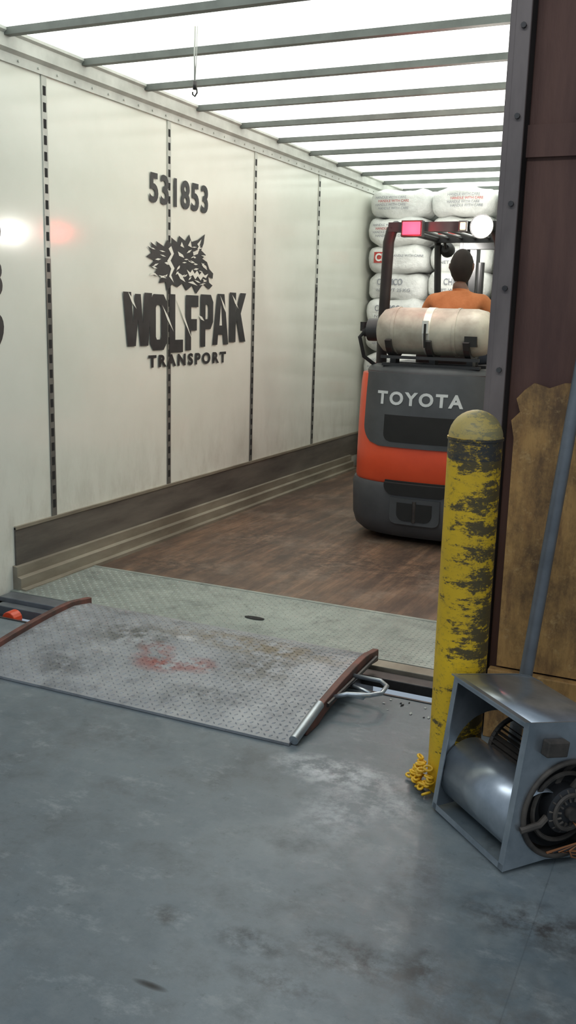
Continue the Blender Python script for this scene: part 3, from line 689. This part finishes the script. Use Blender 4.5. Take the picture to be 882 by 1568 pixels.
b.add(vs,fs,0); b.mi=[reg(tuple(sum(vs[i][k] for i in f)/len(f) for k in range(3))) for f in fs]
for s in (-1,1):
    wx=PX+s*.175; w=Vector((wx,7.06,1.42)); dirv=Vector((-s*.15,.95,.1)).normalized(); side=Vector((-s,0,0)); dn=Vector((0,.15,-1)).normalized()
    palm=w+dirv*.075
    vv=[tuple(w),tuple(w+dirv*.04),tuple(palm)]; v1,f1=skinmesh(vv,[(0,1),(1,2)],[(.028,.022),(.040,.018),(.042,.016)],0,2); b.add(v1,f1,1)
    for k,ln in enumerate((.030,.034,.031,.025)):
        base=palm+side*(.030-.02*k)-dirv*.012; p1=base+dirv*(ln*1.0+.01); p2=p1+(dirv*.4+dn)*ln*.75; p3=p2+(dn-dirv*.6)*ln*.5
        v1,f1=skinmesh([tuple(q) for q in (base,p1,p2,p3)],[(0,1),(1,2),(2,3)],[.0095,.009,.0085,.0075],0,1); b.add(v1,f1,1)
    base=w+dirv*.03+side*.03; v1,f1=skinmesh([tuple(q) for q in (base,base+side*.022+dirv*.025,base+side*.025+dirv*.05+dn*.02)],[(0,1),(1,2)],[.012,.010,.008],0,1); b.add(v1,f1,1)
b.obj('body',['shirt','skin','jeans','rubber'],pg,smooth=True)
HC=Vector((PX,6.735,1.845))
b=B(); vs=[];fs=[];la=24;lo=32
for i in range(la+1):
    e=-math.pi/2+math.pi*i/la
    for j in range(lo):
        w=2*math.pi*j/lo; x=math.cos(e)*math.cos(w);y=math.cos(e)*math.sin(w);z=math.sin(e)
        X=x*.076;Yy=y*.097;Z=z*.118
        if z<0: X*=1-.28*(-z)**1.5; Yy=Yy*(1-.12*(-z)) + (.012*(-z) if y>0 else .025*(-z))
        if y>0:
            fx=math.exp(-(X/.013)**2)
            Yy+=.024*fx*math.exp(-((Z+.022)/.020)**2)+.010*fx*math.exp(-((Z-.0)/.025)**2)
            Yy-=.010*math.exp(-((abs(X)-.031)/.014)**2)*math.exp(-((Z-.008)/.012)**2)
            Yy+=.007*math.exp(-(X/.022)**2)*math.exp(-((Z+.062)/.009)**2)
            Yy+=.008*math.exp(-(X/.03)**2)*math.exp(-((Z+.1)/.014)**2)
        vs.append((HC.x+X,HC.y+Yy,HC.z+Z))
for i in range(la):
    for j in range(lo): fs.append((i*lo+j,i*lo+(j+1)%lo,(i+1)*lo+(j+1)%lo,(i+1)*lo+j))
b.add(vs,fs,0)
for s in (-1,1):
    b.tube([(HC.x+s*.072,HC.y+.0,HC.z-.03),(HC.x+s*.082,HC.y-.012,HC.z+.0),(HC.x+s*.082,HC.y-.008,HC.z+.022),(HC.x+s*.073,HC.y+.008,HC.z+.02)],[.006,.010,.010,.006],8,0)
    b.add(*[[(HC.x+s*.031+.011*math.cos(a)*math.cos(c),HC.y+.083+.007*math.sin(a)*math.cos(c),HC.z+.008+.007*math.sin(c)) for c in [q*math.pi/6-math.pi/2 for q in range(7)] for a in [q*math.pi/4 for q in range(8)]],[(i*8+j,i*8+(j+1)%8,(i+1)*8+(j+1)%8,(i+1)*8+j) for i in range(6) for j in range(8)]],2)
b.add([(HC.x+x,HC.y+.112,HC.z-.062+z) for x,z in ((-.022,0),(0,.003),(.022,0),(0,-.003))],[(0,1,2,3)],3)
hv=[];hf=[]
for i in range(13):
    for j in range(lo):
        w=2*math.pi*j/lo; low=-.75 if math.sin(w)<.1 else (-.1 if math.sin(w)<.55 else .45)
        e=math.asin(low)+(math.pi/2-math.asin(low))*i/12
        k=1.09+.015*math.sin(j*5+i*3)
        x=math.cos(e)*math.cos(w);y=math.cos(e)*math.sin(w);z=math.sin(e); sh=1-.28*max(0,-z)**1.5
        hv.append((HC.x+x*.076*k*sh,HC.y+y*.097*k+(.02*max(0,-z)),HC.z+z*.118*k))
for i in range(12):
    for j in range(lo): hf.append((i*lo+j,i*lo+(j+1)%lo,(i+1)*lo+(j+1)%lo,(i+1)*lo+j))
b.add(hv,hf,1)
b.obj('head',['skin','hair','letter','rust'],pg,smooth=True)
# ---------------------------------------------------------------- hanging cord and hook
b=B(); hx,hy=-2.43,4.10
b.tube([(hx,hy,2.79),(hx-.003,hy,2.66),(hx,hy,2.53)],.004,6,1); b.tube([(hx+.012,hy,2.79),(hx+.008,hy,2.66),(hx,hy,2.53)],.002,6,1)
b.tube([(hx,hy,2.53),(hx+.010,hy,2.518),(hx+.012,hy,2.50),(hx,hy,2.485),(hx-.012,hy,2.495),(hx-.012,hy,2.505)],.004,8)
b.tube([(hx,hy,2.55),(hx,hy,2.515)],.010,10)
b.obj('hanging_hook',['steel','rail'],smooth=True)
# debris by the pit
b=B()
for i in range(14):
    x=random.uniform(-1.12,-.9);y=random.uniform(3.28,3.40);s=random.uniform(.003,.007)
    R=Matrix.Translation((x,y,s*.5))@Matrix.Rotation(random.uniform(0,6),4,'Z')@Matrix.Diagonal((random.uniform(1,3),1,.6,1))
    b.add([(s,0,0),(0,s,0),(-s,0,0),(0,-s,0),(0,0,s),(0,0,-s*.5)],[(0,1,4),(1,2,4),(2,3,4),(3,0,4),(1,0,5),(2,1,5),(3,2,5),(0,3,5)],0 if i%2 else 1,R)
b.obj('floor_debris',['pit','rail'])
# ---------------------------------------------------------------- lights
w=bpy.data.worlds.new('world'); S.world=w; w.use_nodes=True
bg=w.node_tree.nodes['Background']; bg.inputs[0].default_value=(.70,.84,1,1); bg.inputs[1].default_value=.42
def area(name,loc,rot,size,e,col):
    l=bpy.data.lights.new(name,'AREA'); l.energy=e; l.color=col; l.shape='RECTANGLE'; l.size=size[0]; l.size_y=size[1]
    o=bpy.data.objects.new(name,l); o.location=loc; o.rotation_euler=rot; COL.objects.link(o)
area('ceiling_lamp',(-2,-.5,4.8),(0,0,0),(2.5,.5),70,(.88,.94,1))
area('ceiling_lamp.001',(1,-1,4.8),(0,0,0),(2.5,.5),60,(.88,.94,1))
def pt(name,loc,e,col,r=.04):
    l=bpy.data.lights.new(name,'POINT'); l.energy=e; l.color=col; l.shadow_soft_size=r
    o=bpy.data.objects.new(name,l); o.location=loc; COL.objects.link(o)
pt('tail_light_glow',(-1.972,5.98,2.055),5,(1,.04,.05)); pt('work_light_glow',(-1.51,5.93,2.06),10,(1,.95,.85))
for s,nm in ((-1,'added_front_beam'),(1,'added_front_beam.001')):
    l=bpy.data.lights.new(nm,'SPOT'); l.energy=45; l.color=(1,.96,.9); l.spot_size=math.radians(110); l.spot_blend=.8; l.shadow_soft_size=.05  # added spot beam aimed at the bags to whiten them
    o=bpy.data.objects.new(nm,l); o.location=(FX+s*.36,7.62,2.02); o.rotation_euler=(math.radians(85),0,0); COL.objects.link(o)
S.view_settings.view_transform='Standard'; S.view_settings.exposure=0
